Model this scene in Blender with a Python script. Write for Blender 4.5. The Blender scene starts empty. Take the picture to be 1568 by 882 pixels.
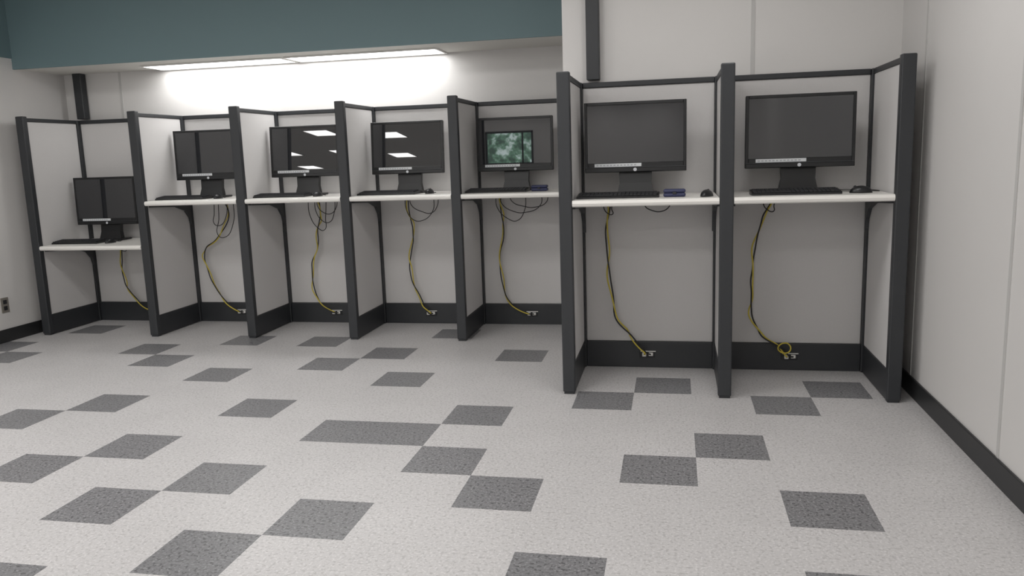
import bpy, bmesh, math, random
from mathutils import Matrix, Vector
random.seed(4)
T=0.3048
scene=bpy.context.scene
scene.view_settings.view_transform='Standard'
scene.view_settings.look='None'
scene.view_settings.exposure=0.0

# ------------------------------------------------------------ materials
def srgb(r,g,b):
    f=lambda c:(c/255/12.92) if c/255<=0.04045 else ((c/255+0.055)/1.055)**2.4
    return (f(r),f(g),f(b),1)
def mat(name,col,rough=0.5,metal=0.0,noise=0.0,nscale=40,bump=0.0,bscale=300,spec=0.5):
    m=bpy.data.materials.new(name);m.use_nodes=True
    nt=m.node_tree;b=nt.nodes['Principled BSDF']
    b.inputs['Roughness'].default_value=rough
    b.inputs['Metallic'].default_value=metal
    b.inputs['Specular IOR Level'].default_value=spec
    tc=nt.nodes.new('ShaderNodeTexCoord')
    n=nt.nodes.new('ShaderNodeTexNoise');n.inputs['Scale'].default_value=nscale;n.inputs['Detail'].default_value=4
    nt.links.new(tc.outputs['Object'],n.inputs['Vector'])
    mx=nt.nodes.new('ShaderNodeMix');mx.data_type='RGBA'
    k=noise
    mx.inputs['A'].default_value=tuple(c*(1-k) for c in col[:3])+(1,)
    mx.inputs['B'].default_value=tuple(min(1,c*(1+k)) for c in col[:3])+(1,)
    nt.links.new(n.outputs['Fac'],mx.inputs['Factor'])
    nt.links.new(mx.outputs['Result'],b.inputs['Base Color'])
    if bump>0:
        n2=nt.nodes.new('ShaderNodeTexNoise');n2.inputs['Scale'].default_value=bscale
        nt.links.new(tc.outputs['Object'],n2.inputs['Vector'])
        bp=nt.nodes.new('ShaderNodeBump');bp.inputs['Strength'].default_value=bump;bp.inputs['Distance'].default_value=0.002
        nt.links.new(n2.outputs['Fac'],bp.inputs['Height']);nt.links.new(bp.outputs['Normal'],b.inputs['Normal'])
    return m
def emis(name,col,s):
    m=bpy.data.materials.new(name);m.use_nodes=True
    b=m.node_tree.nodes['Principled BSDF']
    b.inputs['Base Color'].default_value=(0.8,0.8,0.8,1)
    b.inputs['Emission Color'].default_value=col;b.inputs['Emission Strength'].default_value=s
    return m

def floor_mat(name,base,spk_dark,spk_light,amt):
    m=bpy.data.materials.new(name);m.use_nodes=True
    nt=m.node_tree;N=nt.nodes;L=nt.links;b=N['Principled BSDF']
    b.inputs['Roughness'].default_value=0.36
    b.inputs['Specular IOR Level'].default_value=0.4
    g=N.new('ShaderNodeNewGeometry')
    def noise(sc,det=3):
        n=N.new('ShaderNodeTexNoise');n.inputs['Scale'].default_value=sc;n.inputs['Detail'].default_value=det
        L.new(g.outputs['Position'],n.inputs['Vector']);return n
    def ramp(src,p0,p1):
        r=N.new('ShaderNodeValToRGB');r.color_ramp.elements[0].position=p0;r.color_ramp.elements[1].position=p1
        L.new(src,r.inputs['Fac']);return r.outputs['Color']
    def mix(f,a,bc):
        x=N.new('ShaderNodeMix');x.data_type='RGBA'
        L.new(f,x.inputs['Factor'])
        for s,v in (('A',a),('B',bc)):
            if isinstance(v,tuple): x.inputs[s].default_value=v
            else: L.new(v,x.inputs[s])
        return x.outputs['Result']
    c=mix(ramp(noise(75,3).outputs['Fac'],0.52,0.64),base,spk_dark)
    c=mix(ramp(noise(110,3).outputs['Fac'],0.54,0.64),c,spk_light)
    dv=N.new('ShaderNodeVectorMath');dv.operation='DIVIDE';dv.inputs[1].default_value=(T,T,T);L.new(g.outputs['Position'],dv.inputs[0])
    fl=N.new('ShaderNodeVectorMath');fl.operation='FLOOR';L.new(dv.outputs[0],fl.inputs[0])
    sx=N.new('ShaderNodeSeparateXYZ');L.new(fl.outputs[0],sx.inputs[0])
    cb=N.new('ShaderNodeCombineXYZ');L.new(sx.outputs[0],cb.inputs[0]);L.new(sx.outputs[1],cb.inputs[1])
    wn=N.new('ShaderNodeTexWhiteNoise');wn.noise_dimensions='2D';L.new(cb.outputs[0],wn.inputs['Vector'])
    mr=N.new('ShaderNodeMapRange');mr.inputs['To Min'].default_value=1-amt;mr.inputs['To Max'].default_value=1+amt;L.new(wn.outputs['Value'],mr.inputs['Value'])
    sf=N.new('ShaderNodeSeparateXYZ');fr=N.new('ShaderNodeVectorMath');fr.operation='FRACTION';L.new(dv.outputs[0],fr.inputs[0]);L.new(fr.outputs[0],sf.inputs[0])
    def edge(o):
        a=N.new('ShaderNodeMath');a.operation='SUBTRACT';a.inputs[1].default_value=0.5;L.new(o,a.inputs[0])
        a2=N.new('ShaderNodeMath');a2.operation='ABSOLUTE';L.new(a.outputs[0],a2.inputs[0])
        a3=N.new('ShaderNodeMath');a3.operation='GREATER_THAN';a3.inputs[1].default_value=0.4965;L.new(a2.outputs[0],a3.inputs[0]);return a3.outputs[0]
    mxx=N.new('ShaderNodeMath');mxx.operation='MAXIMUM';L.new(edge(sf.outputs[0]),mxx.inputs[0]);L.new(edge(sf.outputs[1]),mxx.inputs[1])
    sm=N.new('ShaderNodeMapRange');sm.inputs['To Min'].default_value=1.0;sm.inputs['To Max'].default_value=0.95;L.new(mxx.outputs[0],sm.inputs['Value'])
    mm=N.new('ShaderNodeMath');mm.operation='MULTIPLY';L.new(mr.outputs[0],mm.inputs[0]);L.new(sm.outputs[0],mm.inputs[1])
    sc=N.new('ShaderNodeMapRange');sc.inputs['To Min'].default_value=0.93;sc.inputs['To Max'].default_value=1.07;L.new(noise(3.5,5).outputs['Fac'],sc.inputs['Value'])
    m3=N.new('ShaderNodeMath');m3.operation='MULTIPLY';L.new(mm.outputs[0],m3.inputs[0]);L.new(sc.outputs[0],m3.inputs[1])
    vs=N.new('ShaderNodeVectorMath');vs.operation='SCALE';L.new(c,vs.inputs[0]);L.new(m3.outputs[0],vs.inputs['Scale'])
    L.new(vs.outputs[0],b.inputs['Base Color'])
    return m

M_wall=mat('wall_vinyl',srgb(216,214,212),0.55,noise=0.02,nscale=3,bump=0.15,bscale=250)
M_seam=mat('wall_seam',srgb(194,193,191),0.6)
M_teal=mat('teal_paint',srgb(108,130,135),0.6,noise=0.03,nscale=2,bump=0.1,bscale=200)
M_ceil=mat('ceiling_tile',srgb(220,218,212),0.9,noise=0.05,nscale=120,bump=0.4,bscale=150)
M_base=mat('vinyl_cove_base',srgb(42,43,44),0.45,noise=0.05)
M_frame=mat('charcoal_frame',srgb(47,49,52),0.45,noise=0.05,nscale=60)
M_fabric=mat('panel_fabric',srgb(214,212,211),0.85,noise=0.06,nscale=350,bump=0.6,bscale=700,spec=0.2)
M_desk=mat('white_laminate',srgb(238,236,231),0.35,noise=0.01)
M_bracket=mat('dark_bracket',srgb(66,68,70),0.5)
M_black=mat('black_plastic',srgb(24,25,27),0.35,noise=0.05)
M_keys=mat('key_plastic',srgb(38,39,42),0.5)
M_screen=mat('screen_glass',srgb(42,43,46),0.012,noise=0.02,nscale=2,spec=1.0)
M_label=mat('paper_label',srgb(222,225,227),0.6)
M_text=mat('label_print',srgb(178,182,186),0.6)
M_logo=mat('logo_silver',srgb(215,218,222),0.3)
M_blue=mat('navy_case',srgb(45,50,85),0.5)
M_yel=mat('yellow_cable',srgb(205,186,70),0.5)
M_blk=mat('black_cable',srgb(32,31,32),0.5)
M_white=mat('white_plastic',srgb(225,224,220),0.4)
M_steel=mat('outlet_plate',srgb(150,146,138),0.35,metal=0.4)
M_trimd=mat('chin_line',srgb(70,72,75),0.4)
M_light=emis('light_diffuser',(1.0,0.985,0.975,1),13.8)
M_light2=emis('alcove_light_diffuser',(1.0,0.995,0.985,1),9.0)
M_fl=floor_mat('vct_light',srgb(199,197,197),srgb(179,177,177),srgb(215,213,213),0.012)
M_fd=floor_mat('vct_dark',srgb(126,126,128),srgb(88,88,90),srgb(152,152,154),0.03)

# ------------------------------------------------------------ helpers
def newobj(name,me,parent=None,mats=()):
    o=bpy.data.objects.new(name,me);scene.collection.objects.link(o)
    for m in mats: me.materials.append(m)
    if parent: o.parent=parent
    return o
def empty(name,loc,rot=(0,0,0)):
    e=bpy.data.objects.new(name,None);e.empty_display_size=0.1;e.location=loc;e.rotation_euler=rot
    scene.collection.objects.link(e);return e
def boxbm(bm,a,b,bev=0.0,seg=2,mi=0):
    r=bmesh.ops.create_cube(bm,size=1.0)
    vs=r['verts']
    for v in vs:
        v.co=Vector((a[i]+(b[i]-a[i])*(v.co[i]+0.5) for i in range(3)))
    fs={f for v in vs for f in v.link_faces}
    for f in fs: f.material_index=mi
    if bev>0:
        es={e for v in vs for e in v.link_edges}
        r2=bmesh.ops.bevel(bm,geom=list(es),offset=bev,segments=seg,affect='EDGES',profile=0.5)
        for f in r2['faces']: f.material_index=mi
def boxes(name,lst,mats,parent=None,smooth=False):
    bm=bmesh.new()
    for a,b,bev,mi in lst: boxbm(bm,a,b,bev,2,mi)
    me=bpy.data.meshes.new(name);bm.to_mesh(me);bm.free()
    return newobj(name,me,parent,mats)
def prism(name,pts,x0,x1,m,parent=None,bev=0.0):
    bm=bmesh.new()
    A=[bm.verts.new((x0,y,z)) for y,z in pts];B=[bm.verts.new((x1,y,z)) for y,z in pts]
    bm.faces.new(A);bm.faces.new(B[::-1])
    n=len(pts)
    for i in range(n): bm.faces.new((A[i],B[i],B[(i+1)%n],A[(i+1)%n]))
    bmesh.ops.recalc_face_normals(bm,faces=bm.faces)
    if bev>0: bmesh.ops.bevel(bm,geom=list(bm.edges),offset=bev,segments=2,affect='EDGES')
    me=bpy.data.meshes.new(name);bm.to_mesh(me);bm.free()
    return newobj(name,me,parent,(m,))
def cyl(name,r1,r2,depth,mtx,m,parent=None,seg=32,bev=0.0):
    bm=bmesh.new();bmesh.ops.create_cone(bm,cap_ends=True,segments=seg,radius1=r1,radius2=r2,depth=depth,matrix=mtx)
    me=bpy.data.meshes.new(name);bm.to_mesh(me);bm.free()
    return newobj(name,me,parent,(m,))
def tube(name,pts,r,m,parent=None,cyclic=False):
    cu=bpy.data.curves.new(name,'CURVE');cu.dimensions='3D';cu.bevel_depth=r;cu.bevel_resolution=2
    s=cu.splines.new('BEZIER');s.bezier_points.add(len(pts)-1)
    for p,q in zip(s.bezier_points,pts): p.co=q;p.handle_left_type=p.handle_right_type='AUTO'
    s.use_cyclic_u=cyclic;s.resolution_u=6
    o=bpy.data.objects.new(name+'_c',cu);scene.collection.objects.link(o);bpy.context.view_layer.update()
    me=bpy.data.meshes.new_from_object(o.evaluated_get(bpy.context.evaluated_depsgraph_get()))
    bpy.data.objects.remove(o);me.materials.clear()
    for p in me.polygons: p.use_smooth=True
    return newobj(name,me,parent,(m,))

# ------------------------------------------------------------ room
XL,XR=-5.15,1.12
XW=-12.0             # far left wall of the open part of the room
YB,YN=2.76,-13.0     # alcove back wall, wall behind the camera
YC=-0.85             # where the short left wall ends and the room opens up
YR=1.50              # back wall of the right part
XS=-0.735            # return wall
ZC=2.75;ZA=2.085;YK=2.22
dark={(0,0),(-1,-1),(1,-2),(1,-4),(-3,-2),(-4,-1),(-2,-4),(-4,1),(-6,0),(-5,0),(1,2),(2,3),(-2,2),(-1,3),(-4,5),(-6,3),(-7,5),(-8,4),
(-9,6),(-6,7),(-10,3),(-12,4),(-13,5),(-11,6),(-8,1),(-11,1),(-12,0),(-9,-1),(-10,-2),(-8,-3),(-7,-2),(-5,-3),(-6,-4),(-8,-5),(-16,4),(-17,5),(-16,7)}
for (i,j) in [(-3,-7),(-2,-6),(0,-8),(1,-7),(-5,-8),(-6,-7),(-9,-6),(-10,-7),(-12,-5),(-13,-4),(-15,-2),(-14,-8),(-16,-9),(-4,-11),(-1,-12),(-8,-11),(-9,-12),(-12,-13),(2,-11),(-15,-13),(-3,-14),(-6,-15),(-15,-6),(-14,-1)]: dark.add((i,j))
for k in range(60): dark.add((random.randint(-17,3),random.randint(-42,-16)))
for k in range(110): dark.add((random.randint(-39,-19),random.randint(-42,2)))
xs=[XW]+[i*T for i in range(-39,4)]+[XR]; ys=[YN]+[j*T for j in range(-42,10)]+[YB]
bm=bmesh.new()
V=[[bm.verts.new((x,y,0)) for y in ys] for x in xs]
for a in range(len(xs)-1):
    for b in range(len(ys)-1):
        if xs[a+1]<XL-.1 and ys[b]>YC+.1: continue
        f=bm.faces.new((V[a][b],V[a+1][b],V[a+1][b+1],V[a][b+1]))
        i=math.floor((xs[a]+xs[a+1])/2/T);j=math.floor((ys[b]+ys[b+1])/2/T)
        f.material_index=1 if (i,j) in dark else 0
for v in [v for v in bm.verts if not v.link_faces]: bm.verts.remove(v)
me=bpy.data.meshes.new('floor');bm.to_mesh(me);bm.free();newobj('floor',me,None,(M_fl,M_fd))

def wall(name,a,b,m=M_wall): return boxes(name,[(a,b,0,0)],(m,))
wall('wall_right',(XR,YN,0),(XR+0.1,YR+0.1,ZC))
wall('wall_left',(XL-0.1,YC,0),(XL,YB+0.1,ZC))
wall('wall_left_return',(XW,YC,0),(XL-0.1,YC+0.1,ZC))
wall('wall_far_left',(XW-0.1,YN,0),(XW,YC+0.1,ZC))
wall('wall_back_alcove',(XL,YB,0),(XS+0.1,YB+0.1,ZC))
wall('wall_back_right',(XS,YR,0),(XR,YR+0.1,ZC))
wall('wall_return',(XS,YR+0.1,0),(XS+0.1,YB,ZC))
boxes('ceiling',[((XW,YN,ZC),(XR,YC,ZC+0.1),0,0),((XL-.1,YC,ZC),(XR,YR,ZC+0.1),0,0),((XL-.1,YR,ZC),(XS,YB,ZC+0.1),0,0)],(M_ceil,))
wall('ceiling_alcove',(XL,YK+0.02,ZA),(XS,YB,ZA+0.05),M_ceil)
wall('wall_bulkhead',(XL,YK,ZA-0.002),(XS,YK+0.02,ZC),M_teal)
wall('trim_teal_band',(XL,YC,2.165),(XL+0.006,YK,ZC),M_teal)
# wall behind camera with a window
wx0,wx1,wz0,wz1=-5.05,-3.75,1.32,2.20
boxes('wall_front',[((XW,YN-0.1,0),(wx0,YN,ZC),0,0),((wx1,YN-0.1,0),(XR,YN,ZC),0,0),((wx0,YN-0.1,0),(wx1,YN,wz0),0,0),((wx0,YN-0.1,wz1),(wx1,YN,ZC),0,0)],(M_wall,))
boxes('window_1',[((wx0,YN-0.08,wz0),(wx0+0.05,YN+0.02,wz1),0.004,0),((wx1-0.05,YN-0.08,wz0),(wx1,YN+0.02,wz1),0.004,0),
 ((wx0,YN-0.08,wz1-0.05),(wx1,YN+0.02,wz1),0.004,0),((wx0,YN-0.08,wz0),(wx1,YN+0.03,wz0+0.05),0.004,0),
 ((-4.06,YN-0.05,wz0),(-4.02,YN,wz1),0.004,0)],(M_frame,))
# greenery backdrop outside window; its emission stands in for daylight on the leaves
m=bpy.data.materials.new('glowing_foliage');m.use_nodes=True;nt=m.node_tree;b=nt.nodes['Principled BSDF']
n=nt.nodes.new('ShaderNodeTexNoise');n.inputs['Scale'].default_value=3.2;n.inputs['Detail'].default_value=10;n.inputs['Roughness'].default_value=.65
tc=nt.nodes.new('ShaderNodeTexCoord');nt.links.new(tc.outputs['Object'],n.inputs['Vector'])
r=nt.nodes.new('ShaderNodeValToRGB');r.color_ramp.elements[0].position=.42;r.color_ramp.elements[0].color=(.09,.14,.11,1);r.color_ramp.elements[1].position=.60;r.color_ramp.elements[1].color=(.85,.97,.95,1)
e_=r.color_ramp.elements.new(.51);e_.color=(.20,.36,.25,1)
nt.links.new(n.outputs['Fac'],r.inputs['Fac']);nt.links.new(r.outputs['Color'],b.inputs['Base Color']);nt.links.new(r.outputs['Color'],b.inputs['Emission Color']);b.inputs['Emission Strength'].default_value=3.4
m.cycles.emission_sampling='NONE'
bm=bmesh.new();bmesh.ops.create_grid(bm,x_segments=16,y_segments=8,size=1)
for v in bm.verts:
    x,y=v.co.x,v.co.y
    v.co=Vector((-5.2+x*3.0,-15.0+random.uniform(-.2,.2),1.6+y*1.6))
me=bpy.data.meshes.new('foliage_backdrop');bm.to_mesh(me);bm.free();newobj('glowing_foliage_backdrop',me,None,(m,))

# seams on walls
boxes('trim_wall_seams_right',[((XR-0.004,1.04-1.17*k-0.010,0.1),(XR,1.04-1.17*k+0.010,ZC),0,0) for k in range(2)],(M_seam,))
boxes('trim_wall_seams_back',[((x-0.010,YR-0.004,0.1),(x+0.010,YR,ZC),0,0) for x in (0.34,)],(M_seam,))
boxes('trim_wall_seams_alcove',[((x-0.010,YB-0.003,0.1),(x+0.010,YB,ZA),0,0) for x in (-4.62,)],(M_seam,))
boxes('baseboard_right',[((XR-0.012,YN,0),(XR,YR,0.1),0.003,0)],(M_base,))
boxes('baseboard_left',[((XL,YC,0),(XL+0.012,YB,0.1),0.003,0)],(M_base,))
boxes('baseboard_back',[((XS,YR-0.01,0),(XR-0.012,YR,0.1),0.002,0)],(M_base,))
boxes('baseboard_front',[((XW+.012,YN,0),(XR-0.012,YN+0.012,0.1),0.003,0)],(M_base,))

# lights
def troffer(name,x0,x1,y0,y1,z,m):
    e=empty(name,((x0+x1)/2,(y0+y1)/2,z))
    w=(x1-x0)/2;h=(y1-y0)/2;t=0.018
    boxes('housing',[((-w,-h,-0.012),(w,-h+t,0.0),0.002,0),((-w,h-t,-0.012),(w,h,0),0.002,0),((-w,-h+t,-0.012),(-w+t,h-t,0),0.002,0),((w-t,-h+t,-0.012),(w,h-t,0),0.002,0)],(M_white,),e)
    me=bpy.data.meshes.new('diffuser')
    me.from_pydata([(-w+t,-h+t,-.005),(-w+t,h-t,-.005),(w-t,h-t,-.005),(w-t,-h+t,-.005)],[],[(0,1,2,3)])
    newobj('diffuser',me,e,(m,))
for ry in range(6):
    y=-0.1-2.4*ry
    for k in range(9):
        xx=0.15-1.25*k-(0.62 if ry%2 else 0)
        if ry==0 and xx<XL+.3: continue
        troffer('ceiling_light',xx-0.23,xx+0.23,y-0.31,y+0.31,ZC,M_light)
troffer('fluorescent_ceiling_light',-4.20,-3.00,2.44,2.74,ZA,M_light2)
troffer('fluorescent_ceiling_light',-2.98,-1.78,2.44,2.74,ZA,M_light2)

# ------------------------------------------------------------ carrels
H=1.70;D=0.62
def divider(e,x,tag):
    boxes('divider_frame_'+tag,[((x-.034,0,0.012),(x+.034,0.045,H+.012),0.006,0),
      ((x-.03,.04,H-.028),(x+.03,D-.03,H),0.004,0),
      ((x-.028,.04,0.004),(x+.028,D-.03,0.16),0.003,0),
      ((x-.036,D-.045,0.0),(x+.036,D+.03,H),0.004,0),
      ((x-.028,0.006,0.0),(x+.028,0.05,0.014),0.002,0)],(M_frame,),e)
    boxes('divider_panel_'+tag,[((x-.024,.045,.16),(x+.024,D-.045,H-.028),0.006,0)],(M_fabric,),e)
def carrel(x0,x1,y,desk,last=False,outx=0):
    e=empty('study_carrel',(x0,y,0))
    w=x1-x0
    divider(e,0,'a')
    if last: divider(e,w,'b')
    boxes('back_frame',[((.036,D-.02,H-.03),(w-.036,D+.03,H),0.004,0),((.036,D-.025,0.0),(w-.036,D+.03,.16),0.003,0)],(M_frame,),e)
    boxes('back_panel',[((.036,D-.01,.16),(w-.036,D+.025,H-.03),0.004,0)],(M_fabric,),e)
    zt=desk;zb=desk-.034
    pts=[(D-.02,zb),(D-.02,zt),(.012,zt),(.004,zt-.005),(0,zt-.016),(.004,zt-.028),(.012,zb)]
    prism('desk_top',[(yy-0.004,zz) for yy,zz in pts],.036,w-.036,M_desk,e)
    for k,bx in enumerate((.026,w-.046)):
        prop=[(D-.05,zb-.19),(D-.05,zb),(.06,zb),(.06,zb-.014),(.38,zb-.032),(.50,zb-.07),(.553,zb-.13)]
        prism('desk_bracket_%d'%(k+1),prop,bx,bx+.020,M_bracket,e)
    o=outx-x0;yy=D-.025;z=.085
    boxes('outlet_plate',[((o-.045,yy-.006,z-.022),(o+.045,yy,z+.022),.002,0)],(M_keys,),e)
    boxes('outlet_sockets',[((o-.03,yy-.026,z-.012),(o-.006,yy-.005,z+.012),.003,0),((o+.008,yy-.018,z-.010),(o+.034,yy-.005,z+.010),.003,0),((o-.04,yy-.008,z+.014),(o+.05,yy-.005,z+.020),0,0)],(M_white,),e)
    return e
PL=[-5.0,-4.036,-3.209,-2.394,-1.574,-0.775]
PR=[-0.652,0.169,0.996]
YLf,YRf=2.051,0.852
DL,DR,D0=1.043,1.052,.712
carrel(PL[0],PL[1],YLf,D0,outx=-4.45)
for a,ox in zip(range(1,5),(-3.62,-2.78,-1.98,-1.17)): carrel(PL[a],PL[a+1],YLf,DL,last=(a==4),outx=ox)
for a,ox in zip(range(2),(-.25,.57)): carrel(PR[a],PR[a+1],YRf,DR,last=(a==1),outx=ox)

boxes('power_pole',[((-0.59,1.43,H+.013),(-0.515,1.495,ZC),0.004,0)],(M_frame,))
boxes('power_pole',[((-5.01,2.685,H+.013),(-4.935,2.75,ZA),0.004,0)],(M_frame,))

# ------------------------------------------------------------ computers
def computer(x,y,z,tilt=3,yaw=0,zl=0.0):
    e=empty('all_in_one_computer',(x,y,z),(0,0,math.radians(yaw)))
    zc=.325+zl
    tl=Matrix.Translation((0,0.03,zc))@Matrix.Rotation(math.radians(-tilt),4,'X')@Matrix.Translation((0,-0.03,-zc))
    W,H0=.28,.193
    def tf(o): o.data.transform(tl);return o
    bm=bmesh.new()
    boxbm(bm,(-W,0.004,zc-H0),(W,.04,zc+H0),.006,2,0)
    boxbm(bm,(-W+.05,.038,zc-H0+.04),(W-.05,.062,zc+H0-.05),.01,2,0)
    b=.017; sb=.052
    boxbm(bm,(-W,0,zc-H0),(-W+b,.008,zc+H0),.002,1,0);boxbm(bm,(W-b,0,zc-H0),(W,.008,zc+H0),.002,1,0)
    boxbm(bm,(-W+b,0,zc+H0-b),(W-b,.008,zc+H0),.002,1,0);boxbm(bm,(-W+b,0,zc-H0),(W-b,.008,zc-H0+sb),.002,1,0)
    boxbm(bm,(-W+.004,-.003,zc-H0+.002),(W-.004,.002,zc-H0+.026),.002,1,0)
    boxbm(bm,(-W+.004,-.0036,zc-H0+.0262),(W-.004,.0,zc-H0+.0285),0,1,1)
    me=bpy.data.meshes.new('body');bm.to_mesh(me);bm.free();tf(newobj('body',me,e,(M_black,M_trimd)))
    tf(boxes('screen',[((-W+b,.003,zc-H0+sb),(W-b,.006,zc+H0-b),0,0)],(M_screen,),e))
    tf(boxes('label_strip',[((-.225,-.0015,zc-H0+.031),(.035,0.0,zc-H0+.049),0,0)]+[((-.215+i*.019,-.0022,zc-H0+.036),(-.203+i*.019,-.0014,zc-H0+.043),0,1) for i in range(12)],(M_label,M_text),e))
    tf(cyl('logo',.0095,.0095,.002,Matrix.Translation((0,-.004,zc-H0+.014))@Matrix.Rotation(math.pi/2,4,'X'),M_logo,e))
    tf(cyl('webcam',.004,.004,.002,Matrix.Translation((0,-.001,zc+H0-.009))@Matrix.Rotation(math.pi/2,4,'X'),M_keys,e,16))
    bm=bmesh.new()
    sec=[(-.0,.10,.012,.055),(.012,.098,.015,.06),(.06,.088,.025,.065),(.14,.092,.036,.07),(.22,.08,.036,.07)]
    rings=[]
    for zz,hw,y0,y1 in sec: rings.append([bm.verts.new((s*hw,yy,zz+.012)) for s,yy in ((-1,y0),(1,y0),(1,y1),(-1,y1))])
    for r0,r1 in zip(rings,rings[1:]):
        for k in range(4): bm.faces.new((r0[k],r0[(k+1)%4],r1[(k+1)%4],r1[k]))
    bm.faces.new(rings[0][::-1]);bm.faces.new(rings[-1])
    bmesh.ops.recalc_face_normals(bm,faces=bm.faces)
    boxbm(bm,(-.125,-.06,.001),(.125,.12,.015),.006,2,0)
    me=bpy.data.meshes.new('stand');bm.to_mesh(me);bm.free();newobj('stand',me,e,(M_black,))
    return e
def keyboard(x,y,z,yaw=0,w=.44):
    e=empty('computer_keyboard',(x,y,z),(0,0,math.radians(yaw)))
    prism('case',[(-.07,.001),(-.07,.010),(-.06,.014),(.065,.026),(.07,.022),(.07,.001)],-w/2,w/2,M_black,e)
    L=[]
    rows=5;cols=20;pw=(w-.02)/cols
    for r in range(rows):
        yy=-.055+r*.0235;zz=.014+(yy+.06)/.125*.012
        for c in range(cols):
            if r==0 and 4<=c<=8:
                if c==4: L.append(((-w/2+.01+c*pw,yy,zz-.003),(-w/2+.01+9*pw-.003,yy+.019,zz+.006),.0,0))
                continue
            L.append(((-w/2+.01+c*pw,yy,zz-.003),(-w/2+.01+(c+1)*pw-.003,yy+.019,zz+.006),0,0))
    boxes('keys',L,(M_keys,),e)
def mouse(x,y,z,yaw=0,lead=None,m=None):
    e=empty('computer_mouse',(x,y,z),(0,0,math.radians(yaw)))
    bm=bmesh.new();bmesh.ops.create_uvsphere(bm,u_segments=24,v_segments=14,radius=1)
    for v in bm.verts:
        v.co.z=v.co.z*.036+.001 if v.co.z>0 else .001
        v.co.x*=.031*(1+.1*v.co.y);v.co.y*=.055
    for f in bm.faces: f.smooth=True
    me=bpy.data.meshes.new('shell');bm.to_mesh(me);bm.free();newobj('shell',me,e,(m or M_black,))
    cyl('wheel',.008,.008,.006,Matrix.Translation((0,.028,.030))@Matrix.Rotation(math.pi/2,4,'Y'),M_keys,e,16)
    if lead: tube('lead',lead,.0022,M_blk,e)
def eyecase(x,y,z,yaw=0):
    e=empty('eyeglass_case',(x,y,z),(0,0,math.radians(yaw)))
    boxes('shell',[((-.058,-.03,.001),(.058,.03,.022),.009,0),((-.058,-.03,.022),(.058,.03,.042),.009,0)],(M_blue,),e)
    boxes('clasp',[((-.01,-.033,.016),(.01,-.028,.028),.001,0)],(M_keys,),e)

mons=[(-4.655,2.46,D0,1.0,0,.0),(-3.695,2.45,DL,1.0,0,.01),(-2.87,2.45,DL,3.7,0,.01),(-2.045,2.45,DL,4.0,0,.01),(-1.225,2.45,DL,0.5,0,.01),
      (-.305,1.22,DR,0.6,0,0),(.565,1.22,DR,0.8,0,0)]
for mx_,my,mz,tl_,yw,zl in mons: computer(mx_,my,mz,tl_,yw,zl)
for x,y,z,yw in [(-4.80,2.27,D0,2),(-3.83,2.27,DL,0),(-3.0,2.27,DL,2),(-2.14,2.27,DL,-1),(-1.32,2.25,DL,0),(-.39,1.06,DR,0),(.52,1.04,DR,0)]:
    keyboard(x,y,z,yw)
for x,y,z,yw in [(-4.50,2.27,D0,0),(-3.52,2.27,DL,10),(-2.70,2.27,DL,0),(-1.83,2.27,DL,0),(.075,1.0,DR,-20)]:
    mouse(x,y,z,yw,[(0,.05,.01),(.02,.09,.004),(-.01,.14,.004),(-.03,.2,.004)] if yw!=-20 else [(0,.05,.01),(-.01,.09,.004),(-.03,.14,.004),(-.06,.2,.004)])
mouse(.84,1.03,DR,80,[(0,.05,.01),(.02,.10,.01),(.05,.13,.006),(.09,.10,.012),(.08,.03,.012),(.04,-.05,.008),(.06,-.09,.006),(.1,-.04,.01),(.12,.04,.006)])
eyecase(-.09,1.03,DR,0);eyecase(-1.02,2.27,DL,0)

# ------------------------------------------------------------ cables
def cable(pts,wall_y,drape=None,coil=None):
    y=wall_y-.04
    ox,oz=pts[-1]
    e=empty('power_cable',(ox,wall_y,oz))
    P=[(x-ox,y-wall_y,z-oz) for x,z in pts]
    def cr(P,n=6):
        out=[]
        for i in range(len(P)-1):
            p0=P[max(i-1,0)];p1=P[i];p2=P[i+1];p3=P[min(i+2,len(P)-1)]
            for k in range(n):
                t=k/n
                out.append(tuple(.5*((2*p1[a])+(-p0[a]+p2[a])*t+(2*p0[a]-5*p1[a]+4*p2[a]-p3[a])*t*t+(-p0[a]+3*p1[a]-3*p2[a]+p3[a])*t**3) for a in range(3)))
        out.append(P[-1]);return out
    Q=cr(P)
    ph=random.random()*3;A=[];B=[]
    for i,q in enumerate(Q):
        ph+=.42+.25*math.sin(i*.9);r=.0075
        wob=.006*math.sin(i*.8+ox*9)
        A.append((q[0]+r*math.cos(ph)+wob,q[1]+r*math.sin(ph),q[2]));B.append((q[0]-r*math.cos(ph)+wob*.4,q[1]-r*math.sin(ph),q[2]))
    A[-1]=(-.018,-.024,0);B[-1]=(.02,-.018,0)
    tube('yellow_cord',A,.0046,M_yel,e);tube('black_cord',B,.0044,M_blk,e)
    for k,L in enumerate(drape or []):
        tube('slack_loop_%d'%(k+1),[(x-ox,-.05-.012*k+.01*math.sin(3*i),z-oz) for i,(x,z) in enumerate(L)],.003,M_blk,e)
    if coil:
        cx,cz,rr=coil
        tube('yellow_coil',[(cx-ox+rr*math.cos(a),-.05+.008*math.sin(2*a),cz-oz+rr*.85*math.sin(a)) for a in [k*math.pi/4 for k in range(8)]],.0042,M_yel,e,True)
YLb=YLf+D-.025;YRb=YRf+D-.025
def dr(cx,zt,spec):
    out=[]
    for x0,x1,d,sk in spec:
        mx=(x0+x1)/2+sk
        out.append([(cx+x0,zt),(cx+x0+.15*(mx-x0)-.01,zt-.5*d),(cx+mx-.3*(x1-x0)*.6,zt-.92*d),(cx+mx+.02,zt-d),(cx+x1-.01,zt-.6*d),(cx+x1,zt)])
    return out
zl=DL-.034
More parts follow.
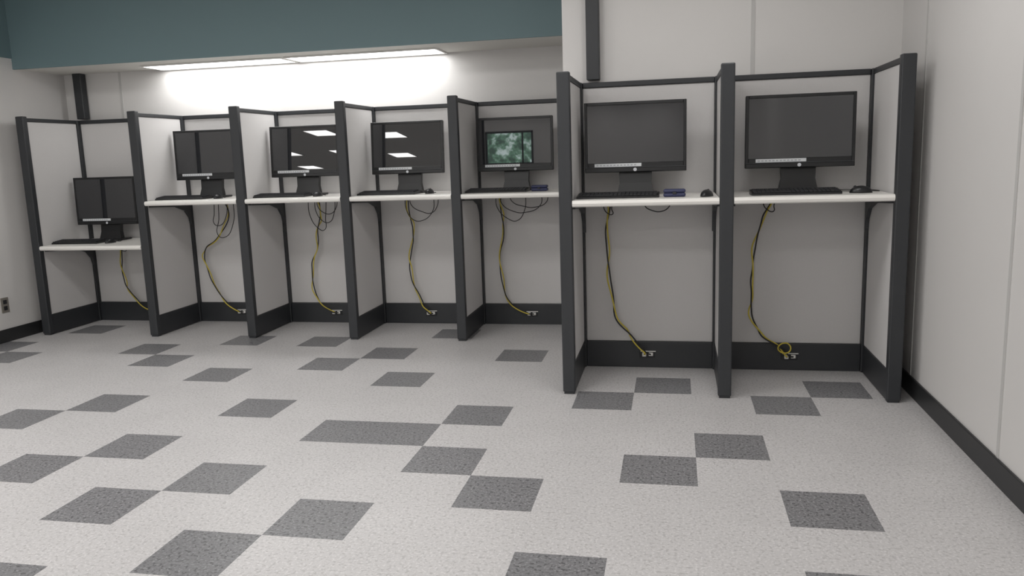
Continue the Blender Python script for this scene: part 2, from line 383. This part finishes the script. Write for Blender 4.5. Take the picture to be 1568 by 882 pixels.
cable([(-4.66,.675),(-4.68,.55),(-4.67,.38),(-4.63,.26),(-4.53,.14),(-4.45,.085)],YLb,dr(-4.63,D0-.034,[(-.05,.03,.07,0),(-.02,.05,.05,0)]))
cable([(-3.66,1.0),(-3.655,.86),(-3.78,.69),(-3.88,.62),(-3.90,.53),(-3.845,.36),(-3.757,.19),(-3.62,.085)],YLb,dr(-3.68,zl,[(-.04,.09,.30,-.07),(-.07,.04,.20,-.05)]))
cable([(-2.86,1.0),(-2.84,.87),(-2.875,.775),(-2.895,.61),(-2.945,.466),(-2.945,.275),(-2.89,.156),(-2.78,.085)],YLb,dr(-2.83,zl,[(-.05,.12,.19,0),(-.10,.05,.25,.02),(-.02,.15,.12,.0)]))
cable([(-2.12,1.0),(-2.105,.87),(-2.075,.75),(-2.105,.61),(-2.12,.44),(-2.08,.275),(-2.02,.14),(-1.98,.085)],YLb,dr(-2.03,zl,[(-.10,.13,.19,-.02),(-.06,.17,.13,.03)]))
cable([(-1.38,1.0),(-1.375,.9),(-1.36,.75),(-1.395,.56),(-1.38,.32),(-1.315,.156),(-1.17,.085)],YLb,dr(-1.28,zl,[(-.10,.22,.14,0),(-.13,.10,.20,.02),(-.02,.27,.10,.02)]))
cable([(-.46,1.01),(-.475,.93),(-.48,.74),(-.465,.515),(-.43,.32),(-.35,.21),(-.25,.085)],YRb,dr(-.16,DR-.034,[(-.10,.05,.07,0)])+dr(-.47,DR-.034,[(-.02,.03,.08,0)]))
cable([(.45,1.01),(.43,.95),(.38,.83),(.35,.65),(.352,.5),(.345,.35),(.40,.23),(.495,.157),(.57,.085)],YRb,dr(.44,DR-.034,[(-.03,.03,.08,0)]),coil=(.535,.145,.035))
# left wall outlet
e=empty('wall_outlet',(XL,1.84,.285))
boxes('plate',[((0,-.036,-.058),(.006,.036,.058),.002,0)],(M_steel,),e)
boxes('sockets',[((.005,-.017,.008),(.009,.017,.04),.002,0),((.005,-.017,-.04),(.009,.017,-.008),.002,0)],(M_keys,),e)

# ------------------------------------------------------------ world, camera
w=bpy.data.worlds.new('w');scene.world=w;w.use_nodes=True
bg=w.node_tree.nodes['Background'];bg.inputs[0].default_value=(.75,.85,1,1);bg.inputs[1].default_value=1.0
cam=bpy.data.cameras.new('camera');co=bpy.data.objects.new('camera',cam);scene.collection.objects.link(co)
cam.sensor_width=36;cam.lens=36*1225.6/1568;cam.clip_start=.02
R=Matrix.Rotation(.2022,3,'Z')@Matrix.Rotation(-.1644,3,'X')@Matrix.Rotation(.0328,3,'Y')
co.matrix_world=Matrix.Translation((-0.0932,-3.3372,1.2986))@(R@Matrix.Rotation(math.pi/2,3,'X')).to_4x4()
scene.camera=co
